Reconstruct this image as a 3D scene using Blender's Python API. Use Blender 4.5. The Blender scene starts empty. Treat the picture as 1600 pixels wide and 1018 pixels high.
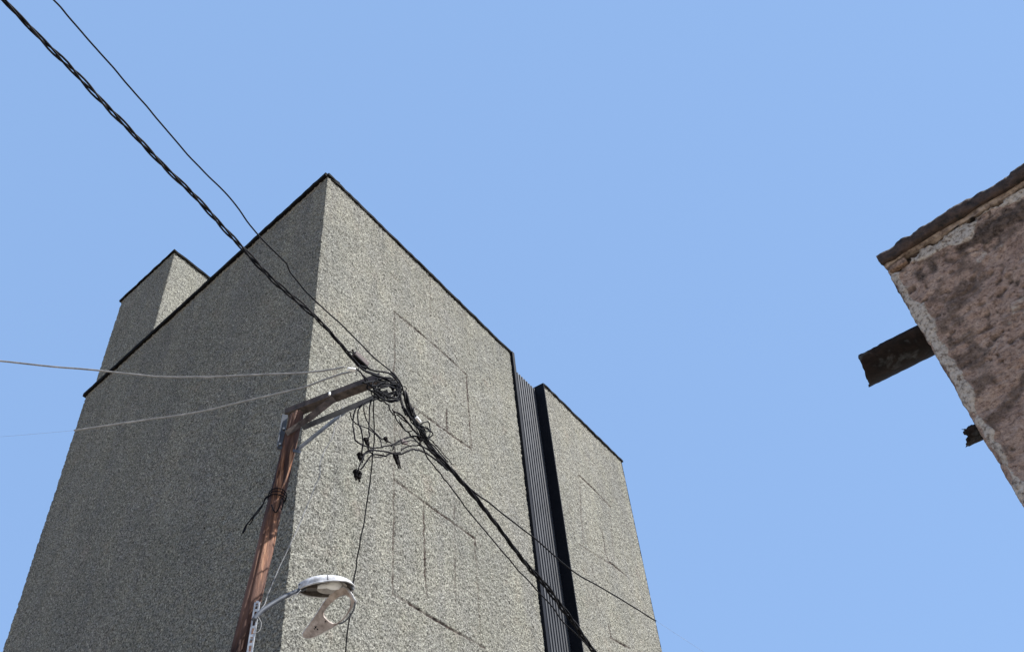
import bpy, math, random
import numpy as np
from mathutils import Vector, Matrix

random.seed(7)
rng = np.random.default_rng(11)
sc = bpy.context.scene
COL = sc.collection

# ------------------------------------------------------------------ camera
FPX = 1407.0                                   # focal length in units of a 1600 wide frame
up_c = Vector((-172.0, -1395.0, 1407.0)).normalized()      # world up seen in camera axes (x right, y down, z forward)
fw = (Vector((0, 0, 1)) - up_c * up_c.z).normalized()
rt = fw.cross(up_c)
CAM = Vector((0, 0, 1.6))


def to_world(v):
    return Vector((rt.dot(v), fw.dot(v), up_c.dot(v)))


cam_d = bpy.data.cameras.new('camera')
cam = bpy.data.objects.new('camera', cam_d)
COL.objects.link(cam)
cx, cy, cz = to_world(Vector((1, 0, 0))), to_world(Vector((0, -1, 0))), to_world(Vector((0, 0, -1)))
m = Matrix(((cx.x, cy.x, cz.x), (cx.y, cy.y, cz.y), (cx.z, cy.z, cz.z))).to_4x4()
m.translation = CAM
cam.matrix_world = m
cam_d.sensor_width = 36.0
cam_d.lens = 36.0 * FPX / 1600.0
cam_d.clip_start = 0.05
cam_d.clip_end = 3000
sc.camera = cam

# ------------------------------------------------------------------ sky, sun, exposure
SUN_EL = 48.0
sun_az = math.atan2(-0.14, 0.99)               # plan direction towards the sun, measured from +X
sd = Vector((math.cos(math.radians(SUN_EL)) * math.cos(sun_az),
             math.cos(math.radians(SUN_EL)) * math.sin(sun_az), math.sin(math.radians(SUN_EL))))
w = bpy.data.worlds.new('World')
sc.world = w
w.use_nodes = True
nt = w.node_tree
bg = nt.nodes['Background']
sky = nt.nodes.new('ShaderNodeTexSky')
sky.sky_type = 'NISHITA'
sky.sun_disc = False
sky.sun_elevation = math.radians(SUN_EL)
sky.sun_rotation = math.pi / 2 - sun_az
sky.altitude = 2200
sky.air_density = 1.0
sky.dust_density = 0.6
sky.ozone_density = 1.5
mixw = nt.nodes.new('ShaderNodeMix')
mixw.data_type = 'RGBA'
mixw.inputs[0].default_value = 0.72
mixw.inputs[7].default_value = (3.2, 5.3, 9.3, 1)   # thin even daylight haze of the upper air
nt.links.new(sky.outputs[0], mixw.inputs[6])
nt.links.new(mixw.outputs[2], bg.inputs[0])
bg.inputs[1].default_value = 0.05
sun_d = bpy.data.lights.new('sun', 'SUN')
sun_d.energy = 4.9
sun_d.angle = math.radians(0.5)
sun_d.color = (1.0, 0.985, 0.965)
sun = bpy.data.objects.new('sun', sun_d)
COL.objects.link(sun)
sun.rotation_euler = sd.to_track_quat('Z', 'Y').to_euler()
sun.location = (20, -5, 40)
sc.view_settings.view_transform = 'Standard'
sc.view_settings.look = 'None'
sc.view_settings.gamma = 1
sc.view_settings.use_curve_mapping = False
sc.view_settings.exposure = 1.2
sc.cycles.max_bounces = 6

# ------------------------------------------------------------------ survey helpers: sight lines of the photograph met with real planes
V3 = Vector


def ray(px, py):
    return to_world(V3((px - 800, py - 509, FPX)))


def at_z(px, py, z):                            # point at height z
    d = ray(px, py)
    return CAM + d * ((z - CAM.z) / d.z)


def at_plane(px, py, p, n):
    d = ray(px, py)
    return CAM + d * ((p - CAM).dot(n) / d.dot(n))


# ------------------------------------------------------------------ object helpers
def tag(o, label=None, cat=None, group=None, kind=None):
    if label: o['label'] = label
    if cat: o['category'] = cat
    if group: o['group'] = group
    if kind: o['kind'] = kind
    return o


def thing(name, loc, label, cat, group=None):
    o = bpy.data.objects.new(name, None)
    o.empty_display_size = 0.2
    COL.objects.link(o)
    o.location = loc
    o['wl'] = tuple(loc)
    return tag(o, label, cat, group)


def mesh_obj(name, verts, faces, mat, parent=None, smooth=False, origin=None):
    """verts in world coordinates; stored relative to the parent's (or own) origin"""
    v = np.array([tuple(p) for p in verts], dtype=np.float64) if not isinstance(verts, np.ndarray) else verts
    if parent is not None:
        org = np.array(WL[parent.name])
    else:
        org = np.array(origin if origin is not None else v.mean(axis=0))
    me = bpy.data.meshes.new(name)
    v = v - org
    if isinstance(faces, np.ndarray):
        me.vertices.add(len(v))
        me.vertices.foreach_set('co', v.astype(np.float32).ravel())
        nf = len(faces)
        me.loops.add(nf * 4)
        me.loops.foreach_set('vertex_index', faces.astype(np.int32).ravel())
        me.polygons.add(nf)
        me.polygons.foreach_set('loop_start', np.arange(0, nf * 4, 4, dtype=np.int32))
        me.polygons.foreach_set('loop_total', np.full(nf, 4, dtype=np.int32))
        me.update(calc_edges=True)
    else:
        me.from_pydata([tuple(p) for p in v], [], faces)
        me.update()
    if smooth:
        me.polygons.foreach_set('use_smooth', np.ones(len(me.polygons), dtype=bool))
    me.materials.append(mat)
    o = bpy.data.objects.new(name, me)
    COL.objects.link(o)
    if parent is not None:
        o.parent = parent
        WL[o.name] = WL[parent.name]
    else:
        o.location = tuple(org)
        WL[o.name] = tuple(org)
    return o


WL = {}
_thing = thing


def thing(*a, **k):
    o = _thing(*a, **k)
    WL[o.name] = tuple(o.location)
    del o['wl']
    return o


class MB:
    def __init__(s):
        s.v, s.f = [], []

    def add(s, v, f):
        b = len(s.v)
        s.v += [V3(p) for p in v]
        s.f += [tuple(i + b for i in q) for q in f]

    def prism(s, bottom, top):
        n = len(bottom)
        f = [tuple(range(n))[::-1], tuple(range(n, 2 * n))]
        for i in range(n):
            j = (i + 1) % n
            f.append((i, j, n + j, n + i))
        s.add(list(bottom) + list(top), f)

    def box(s, c, ax, ay, az):                  # centre and three half-axis vectors
        b = [c + ax * i + ay * j - az for i, j in ((-1, -1), (1, -1), (1, 1), (-1, 1))]
        t = [p + az * 2 for p in b]
        s.prism(b, t)

    def bar(s, p, q, side, w_, t):              # rectangular bar p..q; width w_ along side, thickness t across
        p, q = V3(p), V3(q)
        d = (q - p).normalized()
        a = (side - d * side.dot(d)).normalized()
        b = d.cross(a)
        s.prism([p + a * (i * w_ / 2) + b * (j * t / 2) for i, j in ((-1, -1), (1, -1), (1, 1), (-1, 1))],
                [q + a * (i * w_ / 2) + b * (j * t / 2) for i, j in ((-1, -1), (1, -1), (1, 1), (-1, 1))])

    def tube(s, pts, r, seg=8, cap=True):
        pts = [V3(p) for p in pts]
        n = len(pts)
        rr = r if hasattr(r, '__len__') else [r] * n
        t0 = (pts[1] - pts[0]).normalized()
        a = t0.orthogonal().normalized()
        vs, fs = [], []
        for i in range(n):
            t = (pts[min(i + 1, n - 1)] - pts[max(i - 1, 0)]).normalized()
            a = (a - t * a.dot(t)).normalized()
            b = t.cross(a)
            for k in range(seg):
                an = 2 * math.pi * k / seg
                vs.append(pts[i] + (a * math.cos(an) + b * math.sin(an)) * rr[i])
            if i:
                o = (i - 1) * seg
                for k in range(seg):
                    k2 = (k + 1) % seg
                    fs.append((o + k, o + k2, o + seg + k2, o + seg + k))
        if cap:
            fs.append(tuple(range(seg))[::-1])
            fs.append(tuple((n - 1) * seg + k for k in range(seg)))
        s.add(vs, fs)

    def build(s, name, mat, parent=None, smooth=False, origin=None):
        return mesh_obj(name, s.v, s.f, mat, parent, smooth, origin)


def spline(pts, n=8):
    """Catmull-Rom through the points"""
    P = [V3(p) for p in pts]
    P = [P[0] * 2 - P[1]] + P + [P[-1] * 2 - P[-2]]
    out = []
    for i in range(1, len(P) - 2):
        for k in range(n):
            t = k / n
            a, b, c, d = P[i - 1], P[i], P[i + 1], P[i + 2]
            out.append(0.5 * ((2 * b) + (c - a) * t + (2 * a - 5 * b + 4 * c - d) * t * t + (3 * b - a - 3 * c + d) * t ** 3))
    out.append(P[-2])
    return out


def wobble(pts, amp, step=3):
    """slow random kinks along a wire"""
    n = len(pts)
    m_ = n // step + 3
    off = rng.normal(0, amp, (m_, 3))
    res = []
    for i, p in enumerate(pts):
        k = i / step
        a, b = int(k), k - int(k)
        b = b * b * (3 - 2 * b)
        o = off[a] * (1 - b) + off[a + 1] * b
        if i in (0, n - 1):
            o = o * 0
        res.append(p + V3(o))
    return res


# ------------------------------------------------------------------ numpy value noise
def vnoise(u, v, scale, seed):
    """smooth 2-D value noise in -1..1; lattice spacing = scale"""
    r = np.random.default_rng(seed)
    x, y = u / scale, v / scale
    x0, y0 = np.floor(x).astype(int), np.floor(y).astype(int)
    fx, fy = x - x0, y - y0
    fx = fx * fx * (3 - 2 * fx)
    fy = fy * fy * (3 - 2 * fy)
    x0 -= x0.min(); y0 -= y0.min()
    tab = r.uniform(-1, 1, (x0.max() + 2, y0.max() + 2))
    return (tab[x0, y0] * (1 - fx) * (1 - fy) + tab[x0 + 1, y0] * fx * (1 - fy)
            + tab[x0, y0 + 1] * (1 - fx) * fy + tab[x0 + 1, y0 + 1] * fx * fy)


# ------------------------------------------------------------------ materials
def mat(name, rough=0.8, metal=0.0, spec=None):
    m_ = bpy.data.materials.new(name)
    m_.use_nodes = True
    b = m_.node_tree.nodes['Principled BSDF']
    b.inputs['Roughness'].default_value = rough
    b.inputs['Metallic'].default_value = metal
    if spec is not None:
        b.inputs['Specular IOR Level'].default_value = spec
    return m_, m_.node_tree, b


def N(t, typ, **k):
    n = t.nodes.new(typ)
    for a, b in k.items():
        setattr(n, a, b)
    return n


def coords(t, scale=(1, 1, 1), rot=(0, 0, 0)):
    tc = N(t, 'ShaderNodeTexCoord')
    mp = N(t, 'ShaderNodeMapping')
    mp.inputs['Scale'].default_value = scale
    mp.inputs['Rotation'].default_value = rot
    t.links.new(tc.outputs['Object'], mp.inputs[0])
    return mp.outputs[0]


def noise(t, co, scale, detail=4, rough=0.6, dist=0.0):
    n = N(t, 'ShaderNodeTexNoise')
    n.inputs['Scale'].default_value = scale
    n.inputs['Detail'].default_value = detail
    n.inputs['Roughness'].default_value = rough
    n.inputs['Distortion'].default_value = dist
    t.links.new(co, n.inputs['Vector'])
    return n.outputs['Fac']


def ramp(t, fac, stops):
    r = N(t, 'ShaderNodeValToRGB')
    e = r.color_ramp.elements
    while len(e) < len(stops):
        e.new(0.5)
    for i, (p, c) in enumerate(stops):
        e[i].position = p
        e[i].color = (*c, 1) if len(c) == 3 else c
    t.links.new(fac, r.inputs[0])
    return r.outputs[0]


def mixc(t, fac, a, b, mode='MIX'):
    n = N(t, 'ShaderNodeMix', data_type='RGBA', blend_type=mode)
    for sock, val in ((0, fac), (6, a), (7, b)):
        if isinstance(val, (int, float)):
            n.inputs[sock].default_value = val
        elif isinstance(val, tuple):
            n.inputs[sock].default_value = (*val, 1)
        else:
            t.links.new(val, n.inputs[sock])
    return n.outputs[2]


def bump(t, b, h, strength, dist):
    n = N(t, 'ShaderNodeBump')
    n.inputs['Strength'].default_value = strength
    n.inputs['Distance'].default_value = dist
    t.links.new(h, n.inputs['Height'])
    t.links.new(n.outputs[0], b.inputs['Normal'])
    return n


def simple(name, c1, c2, scale=20, rough=0.7, metal=0.0, bmp=0.0, stretch=(1, 1, 1), spec=None):
    m_, t, b = mat(name, rough, metal, spec)
    co = coords(t, stretch)
    f = noise(t, co, scale, 5, 0.65)
    t.links.new(ramp(t, f, [(0.32, c1), (0.68, c2)]), b.inputs['Base Color'])
    if bmp:
        bump(t, b, f, 0.8, bmp)
    return m_


# rough-cast render of the tall building
def render_mat(name, tint, top_z=16.0):
    m_, t, b = mat(name, 0.95, spec=0.12)
    co = coords(t)
    g1 = noise(t, co, 40, 3, 0.8)
    vor = N(t, 'ShaderNodeTexVoronoi')
    vor.inputs['Scale'].default_value = 48
    t.links.new(co, vor.inputs['Vector'])
    sepv = N(t, 'ShaderNodeSeparateColor')
    t.links.new(vor.outputs['Color'], sepv.inputs[0])
    a = tuple(x * 0.22 for x in tint)
    c = tuple(min(1, x * 1.9) for x in tint)
    grain = ramp(t, g1, [(0.36, a), (0.49, tint), (0.66, c)])
    chip = ramp(t, sepv.outputs[0], [(0.0, (0.38,) * 3), (0.4, (0.95,) * 3), (0.8, (1.2, 1.22, 1.2)), (1.0, (1.9, 1.92, 1.9))])
    colr = mixc(t, 0.68, grain, chip, 'MULTIPLY')
    big = ramp(t, noise(t, co, 0.55, 5, 0.6), [(0.3, (0.86, 0.87, 0.86)), (0.7, (1.08, 1.07, 1.04))])
    colr = mixc(t, 1.0, colr, big, 'MULTIPLY')
    streak = ramp(t, noise(t, coords(t, (1, 1, 0.12)), 2.6, 4, 0.6), [(0.3, (0.9, 0.9, 0.92)), (0.62, (1.03, 1.03, 1.0))])
    colr = mixc(t, 1.0, colr, streak, 'MULTIPLY')
    # rain dirt running down from under the flashing
    sx = N(t, 'ShaderNodeSeparateXYZ'); t.links.new(co, sx.inputs[0])
    mr = N(t, 'ShaderNodeMapRange'); mr.inputs[1].default_value = top_z - 2.6; mr.inputs[2].default_value = top_z
    t.links.new(sx.outputs[2], mr.inputs[0])
    run = ramp(t, noise(t, coords(t, (1, 1, 0.05)), 5.5, 4, 0.65), [(0.45, (0, 0, 0)), (0.7, (1, 1, 1))])
    mm = N(t, 'ShaderNodeMath', operation='MULTIPLY'); t.links.new(mr.outputs[0], mm.inputs[0]); t.links.new(run, mm.inputs[1])
    mm2 = N(t, 'ShaderNodeMath', operation='MULTIPLY'); t.links.new(mm.outputs[0], mm2.inputs[0]); mm2.inputs[1].default_value = 0.42
    colr = mixc(t, mm2.outputs[0], colr, (0.075, 0.072, 0.068))
    hue = ramp(t, noise(t, co, 1.7, 3, 0.6), [(0.35, (0.99, 1.0, 1.02)), (0.5, (1, 1, 1)), (0.6, (0.995, 1.0, 0.985)), (0.72, (1.04, 0.99, 0.97))])
    colr = mixc(t, 1.0, colr, hue, 'MULTIPLY')
    att = N(t, 'ShaderNodeAttribute', attribute_name='seam')
    colr = mixc(t, att.outputs['Fac'], colr, (0.045, 0.028, 0.024))
    t.links.new(colr, b.inputs['Base Color'])
    h1 = noise(t, co, 52, 3, 0.7)
    bump(t, b, h1, 1.0, 0.030)
    return m_


M = {}
M['render'] = render_mat('grey_roughcast', (0.180, 0.173, 0.153))
M['coping'] = simple('dark_flashing', (0.003, 0.003, 0.003), (0.012, 0.011, 0.010), 7, 0.8, spec=0.04)
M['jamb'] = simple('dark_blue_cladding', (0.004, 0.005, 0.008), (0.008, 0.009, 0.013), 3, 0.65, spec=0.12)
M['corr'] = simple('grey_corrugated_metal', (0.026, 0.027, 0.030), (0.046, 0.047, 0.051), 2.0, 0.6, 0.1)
M['cable'] = simple('black_cable_sheath', (0.004, 0.004, 0.005), (0.010, 0.010, 0.012), 14, 0.75, spec=0.08)
M['cable2'] = simple('dusty_black_sheath', (0.008, 0.008, 0.009), (0.022, 0.022, 0.024), 14, 0.75, spec=0.08)
M['greycable'] = simple('weathered_grey_wire', (0.11, 0.11, 0.11), (0.27, 0.265, 0.26), 10, 0.7)
M['rust'] = simple('rusty_angle_iron', (0.016, 0.012, 0.010), (0.10, 0.076, 0.066), 13, 0.8, 0.1, 0.003)
M['galv'] = simple('galvanised_steel', (0.035, 0.041, 0.05), (0.10, 0.108, 0.125), 9, 0.6, 0.2, 0.001)
M['strip'] = simple('white_perforated_strip', (0.25, 0.26, 0.27), (0.5, 0.51, 0.52), 16, 0.5, 0.2)
M['shell'] = simple('pale_lamp_paint', (0.24, 0.235, 0.23), (0.60, 0.60, 0.61), 17, 0.5, 0, 0.002)
M['cover'] = simple('beige_lamp_cover', (0.15, 0.115, 0.095), (0.42, 0.36, 0.32), 13, 0.65, 0, 0.002)
M['lampin'] = simple('dirty_lamp_inside', (0.03, 0.025, 0.02), (0.12, 0.10, 0.085), 18, 0.6)
M['reflect'] = simple('dull_reflector', (0.36, 0.33, 0.30), (0.55, 0.52, 0.48), 12, 0.4, 0.2)
M['porcelain'] = simple('white_insulator', (0.70, 0.70, 0.68), (0.85, 0.85, 0.82), 10, 0.3)
M['conn'] = simple('black_connector', (0.002, 0.002, 0.002), (0.006, 0.005, 0.005), 40, 0.8, spec=0.05)
M['clampb'] = simple('brown_clamp', (0.02, 0.012, 0.01), (0.09, 0.055, 0.048), 30, 0.7)
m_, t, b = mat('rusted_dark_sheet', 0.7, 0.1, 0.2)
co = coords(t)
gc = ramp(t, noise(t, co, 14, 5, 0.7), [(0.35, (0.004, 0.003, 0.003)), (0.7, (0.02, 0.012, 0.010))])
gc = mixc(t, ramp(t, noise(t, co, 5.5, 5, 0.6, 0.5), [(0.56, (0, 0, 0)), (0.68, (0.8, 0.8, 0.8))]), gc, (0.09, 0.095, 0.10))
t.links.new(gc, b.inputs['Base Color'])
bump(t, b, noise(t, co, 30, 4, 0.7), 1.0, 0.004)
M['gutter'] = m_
M['asphalt'] = simple('worn_concrete_roadway', (0.24, 0.215, 0.18), (0.36, 0.325, 0.275), 6, 0.9)
M['pave'] = simple('pavement_concrete', (0.30, 0.28, 0.245), (0.42, 0.395, 0.35), 8, 0.9)
M['earth'] = simple('earth', (0.25, 0.21, 0.155), (0.36, 0.30, 0.23), 0.5, 0.95)
M['rooftop'] = simple('roof_screed', (0.22, 0.21, 0.2), (0.3, 0.29, 0.28), 3, 0.9)

# weathered round pole
m_, t, b = mat('weathered_pole_wood', 0.75, spec=0.25)
co = coords(t, (1, 1, 0.055))
f1 = noise(t, coords(t, (1, 1, 0.035)), 27, 7, 0.72, 0.3)
c1 = ramp(t, f1, [(0.36, (0.010, 0.004, 0.003)), (0.45, (0.06, 0.022, 0.010)), (0.54, (0.24, 0.10, 0.045)), (0.66, (0.50, 0.28, 0.16))])
f2 = noise(t, coords(t, (1, 1, 0.07)), 9, 5, 0.7)
c1 = mixc(t, ramp(t, f2, [(0.42, (0, 0, 0)), (0.51, (0.92, 0.92, 0.92))]), c1, (0.020, 0.009, 0.007))
c1 = mixc(t, 0.35, c1, mixc(t, ramp(t, noise(t, coords(t, (1, 1, 0.3)), 5, 3, 0.5), [(0.4, (0, 0, 0)), (0.6, (1, 1, 1))]), c1, (0.26, 0.14, 0.10)))
t.links.new(c1, b.inputs['Base Color'])
bump(t, b, f1, 1.0, 0.022)
M['wood'] = m_
M['endgrain'] = simple('pale_end_grain', (0.30, 0.22, 0.17), (0.5, 0.42, 0.35), 30, 0.8)

# peeling plaster of the right-hand building; 'pale', 'grime' are wear masks; the second also paints shade into the gaps under the coping
m_, t, b = mat('peeling_brown_plaster', 0.95, spec=0.12)
co = coords(t)
base = ramp(t, noise(t, co, 7, 6, 0.7), [(0.3, (0.32, 0.215, 0.165)), (0.5, (0.45, 0.32, 0.25)), (0.72, (0.58, 0.435, 0.345))])
pit = ramp(t, noise(t, coords(t, (1, 1, 1.5)), 30, 9, 0.85, 0.35), [(0.36, (0.16, 0.11, 0.10)), (0.47, (0.72, 0.70, 0.69)), (0.55, (1.0,) * 3), (0.68, (1.3, 1.27, 1.25))])
base = mixc(t, 1.0, base, pit, 'MULTIPLY')
palec = ramp(t, noise(t, co, 34, 5, 0.7), [(0.36, (0.16, 0.12, 0.09)), (0.5, (0.52, 0.44, 0.36)), (0.72, (0.72, 0.63, 0.53))])
ap = N(t, 'ShaderNodeAttribute', attribute_name='pale')
ag = N(t, 'ShaderNodeAttribute', attribute_name='grime_shade')
fine = noise(t, co, 38, 8, 0.8)
def crisp(att_, width):
    a1 = N(t, 'ShaderNodeMath', operation='MULTIPLY_ADD'); t.links.new(fine, a1.inputs[0]); a1.inputs[1].default_value = 1.5; t.links.new(att_.outputs['Fac'], a1.inputs[2])
    mrr = N(t, 'ShaderNodeMapRange'); t.links.new(a1.outputs[0], mrr.inputs[0])
    mrr.inputs[1].default_value = 1.25 - width; mrr.inputs[2].default_value = 1.25 + width
    return mrr.outputs[0]
colr = mixc(t, crisp(ap, 0.09), base, palec)
gr = ramp(t, noise(t, co, 26, 5, 0.7), [(0.36, (0.035, 0.024, 0.018)), (0.62, (0.15, 0.108, 0.084))])
colr = mixc(t, crisp(ag, 0.42), colr, gr)
t.links.new(colr, b.inputs['Base Color'])
bump(t, b, noise(t, co, 45, 5, 0.75), 1.0, 0.03)
M['plaster'] = m_
M['slab'] = simple('blackened_coping_stone', (0.008, 0.006, 0.005), (0.075, 0.046, 0.034), 15, 0.95, 0, 0.035)
M['mortar'] = simple('pale_mortar_bed', (0.07, 0.045, 0.035), (0.40, 0.32, 0.26), 19, 0.95, 0, 0.006)
M['brick'] = simple('dirty_orange_brick', (0.04, 0.022, 0.016), (0.33, 0.22, 0.155), 30, 0.95, 0, 0.006)

# ------------------------------------------------------------------ ground
def sheet(name, x0, y0, x1, y1, z, mt):
    o = mesh_obj(name, [(x0, y0, z), (x1, y0, z), (x1, y1, z), (x0, y1, z)], [(0, 1, 2, 3)], M[mt], origin=(0, 0, z))
    return tag(o, kind='structure')


sheet('ground', -900, -900, 900, 900, 0.0, 'earth')
H = 16.0
A = at_z(512, 273, H); B = at_z(135, 616, H); S1 = at_z(797, 551, H); S2 = at_z(849, 601, H); D = at_z(971, 720, H)
Rd = (D - A).normalized()                        # plan direction of the sunlit wall
Ld = (B - A).normalized()                        # plan direction of the shaded wall
nR = V3((Rd.y, -Rd.x, 0))
nL = V3((-Ld.y, Ld.x, 0))
S1 = A + Rd * (S1 - A).dot(Rd); S2 = A + Rd * (S2 - A).dot(Rd)
mb = MB()
q0 = V3((A.x, A.y, 0)) + nR * 5.2 - Rd * 40
mb.add([q0 + V3((0, 0, .004)), q0 + Rd * 120 + V3((0, 0, .004)), q0 + Rd * 120 - nR * 3.2 + V3((0, 0, .004)), q0 - nR * 3.2 + V3((0, 0, .004))], [(0, 1, 2, 3)])
tag(mb.build('road', M['asphalt'], origin=(0, 0, 0.004)), kind='structure')
mb = MB()
q0 = V3((A.x, A.y, 0)) + nR * 0.0
mb.box(q0 + nR * 1.0 + Rd * 6 + V3((0, 0, .06)), Rd * 14, nR * 0.95, V3((0, 0, .06)))
tag(mb.build('pavement', M['pave'], origin=(0, 0, 0)), kind='structure')

# ------------------------------------------------------------------ tall building
def relief_wall(name, path, z0, z1, cell, disp, mt, parent, smooth_n=3, attrs=None):
    """sheet that follows a plan path (outer side = right-hand side of travel) from z0 to z1, with real relief"""
    P = [V3((p.x, p.y, 0)) for p in path]
    xs, ss, nrm = [], [], []
    s = 0.0
    for i in range(len(P) - 1):
        d = P[i + 1] - P[i]
        L = d.length
        n_ = max(1, int(round(L / cell)))
        dn = d.normalized()
        nn = V3((dn.y, -dn.x, 0))
        for k in range(n_ + (1 if i == len(P) - 2 else 0)):
            xs.append(P[i] + d * (k / n_))
            ss.append(s + L * k / n_)
            nrm.append(nn)
        s += L
    X = np.array([tuple(p) for p in xs]); S = np.array(ss); Nn = np.array([tuple(p) for p in nrm])
    Ns = Nn.copy()
    for i in range(len(Ns)):
        a, b_ = max(0, i - smooth_n), min(len(Ns), i + smooth_n)
        v = Nn[a:b_ + 1].mean(axis=0)
        Ns[i] = v / np.linalg.norm(v)
    nz = int(round((z1 - z0) / cell)) + 1
    Z = np.linspace(z0, z1, nz)
    U, W_ = np.meshgrid(S, Z, indexing='ij')
    dd, at = disp(U, W_)
    # keep the corners slightly blunt
    blunt = (1 - np.clip(np.abs((Ns * Nn).sum(axis=1)), 0, 1))
    verts = X[:, None, :] + Ns[:, None, :] * (dd - 0.06 * blunt[:, None])[:, :, None]
    verts[:, :, 2] = W_
    ns, nzv = U.shape
    idx = np.arange(ns * nzv).reshape(ns, nzv)
    f = np.stack([idx[:-1, :-1], idx[1:, :-1], idx[1:, 1:], idx[:-1, 1:]], axis=-1).reshape(-1, 4)
    o = mesh_obj(name, verts.reshape(-1, 3), f, mt, parent, True)
    for k, v in (at or {}).items():
        a = o.data.attributes.new(k, 'FLOAT', 'POINT')
        a.data.foreach_set('value', v.astype(np.float32).ravel())
    return o


def wall_sz(px, py):                              # (distance along the sunlit wall from A, height)
    p = at_plane(px, py, A, nR)
    return ((p - A).dot(Rd), p.z)


SEAMS = []
for pts, strg in (
        ([(617, 487), (660, 523)], 1.0), ([(660, 523), (700, 558)], 0.6), ([(700, 558), (729, 585)], 1.0),
        ([(729, 585), (733, 650)], 0.75), ([(617, 487), (616, 612)], 0.55),
        ([(616, 614), (736, 701)], 0.7), ([(733, 698), (738, 703)], 1.2), ([(697, 640), (699, 671)], 0.9), ([(733, 650), (737, 700)], 0.55),
        ([(616, 749), (662, 783), (742, 840), (743, 852)], 0.8), ([(662, 783), (664, 850), (667, 935)], 0.8),
        ([(616, 749), (615, 928)], 0.6), ([(710, 790), (712, 940)], 0.4), ([(743, 852), (752, 1005)], 0.4), ([(616, 614), (616, 749)], 0.35), ([(672, 420), (673, 530)], 0.3),
        ([(616, 928), (645, 945)], 0.4), ([(640, 942), (672, 962), (720, 990)], 1.1), ([(720, 990), (757, 1011)], 0.7),
        ([(905, 742), (924, 760), (955, 792)], 0.8), ([(941, 828), (947, 865), (952, 877), (979, 899)], 0.8),
        ([(952, 975), (955, 996), (985, 1012)], 0.8), ([(905, 850), (953, 880)], 0.5), ([(905, 742), (912, 850)], 0.5), ([(952, 792), (960, 880)], 0.35), ([(925, 880), (940, 985)], 0.35)):
    q = [wall_sz(*p) for p in pts]
    for a, b_ in zip(q[:-1], q[1:]):
        SEAMS.append((a, b_, strg))


def seg_mask(U, W_, a, b_, wd):
    ax, az = a; bx, bz = b_
    dx, dz = bx - ax, bz - az
    L2 = dx * dx + dz * dz
    t_ = np.clip(((U - ax) * dx + (W_ - az) * dz) / L2, 0, 1)
    d2 = (U - ax - t_ * dx) ** 2 + (W_ - az - t_ * dz) ** 2
    return np.exp(-d2 / (wd * wd))


def rough(U, W_, seed, k=1.0):
    a = vnoise(U, W_, 0.05, seed) * 0.5 + vnoise(U, W_ + 0.3, 0.028, seed + 1) * 0.8
    c = vnoise(U + 0.2 * vnoise(U, W_, 0.2, seed + 5) , W_, 0.10, seed + 2) * 0.35
    big = vnoise(U, W_, 0.9, seed + 3) * 0.5 + vnoise(U, W_, 2.6, seed + 4) * 0.9
    n = a + c
    n = np.sign(n) * np.abs(n) ** 0.85
    return n * 0.0125 * k + big * 0.006


def seam_disp(s_off, seed):
    def fn(U, W_):
        d = rough(U, W_, seed)
        sm = np.zeros_like(d)
        sw = vnoise(U, W_, 0.12, seed + 9)
        for a, b_, st in SEAMS:
            a2, b2 = (a[0] + s_off, a[1]), (b_[0] + s_off, b_[1])
            lo, hi = min(a2[0], b2[0]) - .2, max(a2[0], b2[0]) + .2
            if hi < U[0, 0] or lo > U[-1, 0]:
                continue
            m_ = seg_mask(U + sw * 0.018, W_, a2, b2, 0.019) * st * np.clip(0.95 + 0.6 * vnoise(U, W_, 0.25, seed + 8), 0.45, 1.2)
            sm = np.maximum(sm, m_)
        return d - 0.028 * np.clip(sm, 0, 1), {'seam': np.clip(sm * 1.25, 0, 1)}
    return fn


def plain_disp(seed):
    return lambda U, W_: (rough(U, W_, seed), None)


bld = thing('building', (A.x, A.y, 0), 'tall grey roughcast concrete building with flat roof behind the wooden pole', 'building')
Zs = 4.6
e0 = B + Rd * 0.4
LB = (B - A).length
sinw = A
relief_wall('wall', [e0, B, A, S1, S1 - nR * 0.2], Zs, H, 0.017, seam_disp(0.4 + LB, 21), M['render'], bld)
relief_wall('wall', [S2 - nR * 0.02, S2, D, D - nR * 0.4], Zs, H, 0.020, seam_disp(0.02 - (S2 - A).length, 51), M['render'], bld)
# lower storeys and the faces turned away
Bb = B + Rd * 11.69
mb = MB()
lo = V3((0, 0, Zs - H)); g = V3((0, 0, -H))


def quad(mbx, a, b_, z0, z1):
    a, b_ = V3((a.x, a.y, 0)), V3((b_.x, b_.y, 0))
    mbx.add([a + V3((0, 0, z0)), b_ + V3((0, 0, z0)), b_ + V3((0, 0, z1)), a + V3((0, 0, z1))], [(0, 1, 2, 3)])


quad(mb, B, A, 0, Zs); quad(mb, A, S1, 0, Zs); quad(mb, S2, D, 0, Zs)
quad(mb, B + Rd * 0.4, Bb, Zs, H - .01); quad(mb, B, Bb, 0, Zs)
quad(mb, Bb, D, 0, H - .01); quad(mb, D - nR * 0.4, D - nR * 3, Zs, H - .01)
mb.build('rear_wall', M['render'], bld)
mb = MB()
r = [A - nR * .1 + Ld * .1, S1 - nR * .1, S1 - nR * .3, S2 - nR * .3, S2 - nR * .1, D - nR * .1, Bb + nR * .1, B - Ld * .1]
r = [V3((p.x, p.y, H - 0.12)) for p in r]
mb.add(r, [tuple(range(len(r)))])
mb.build('roof', M['rooftop'], bld)


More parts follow.
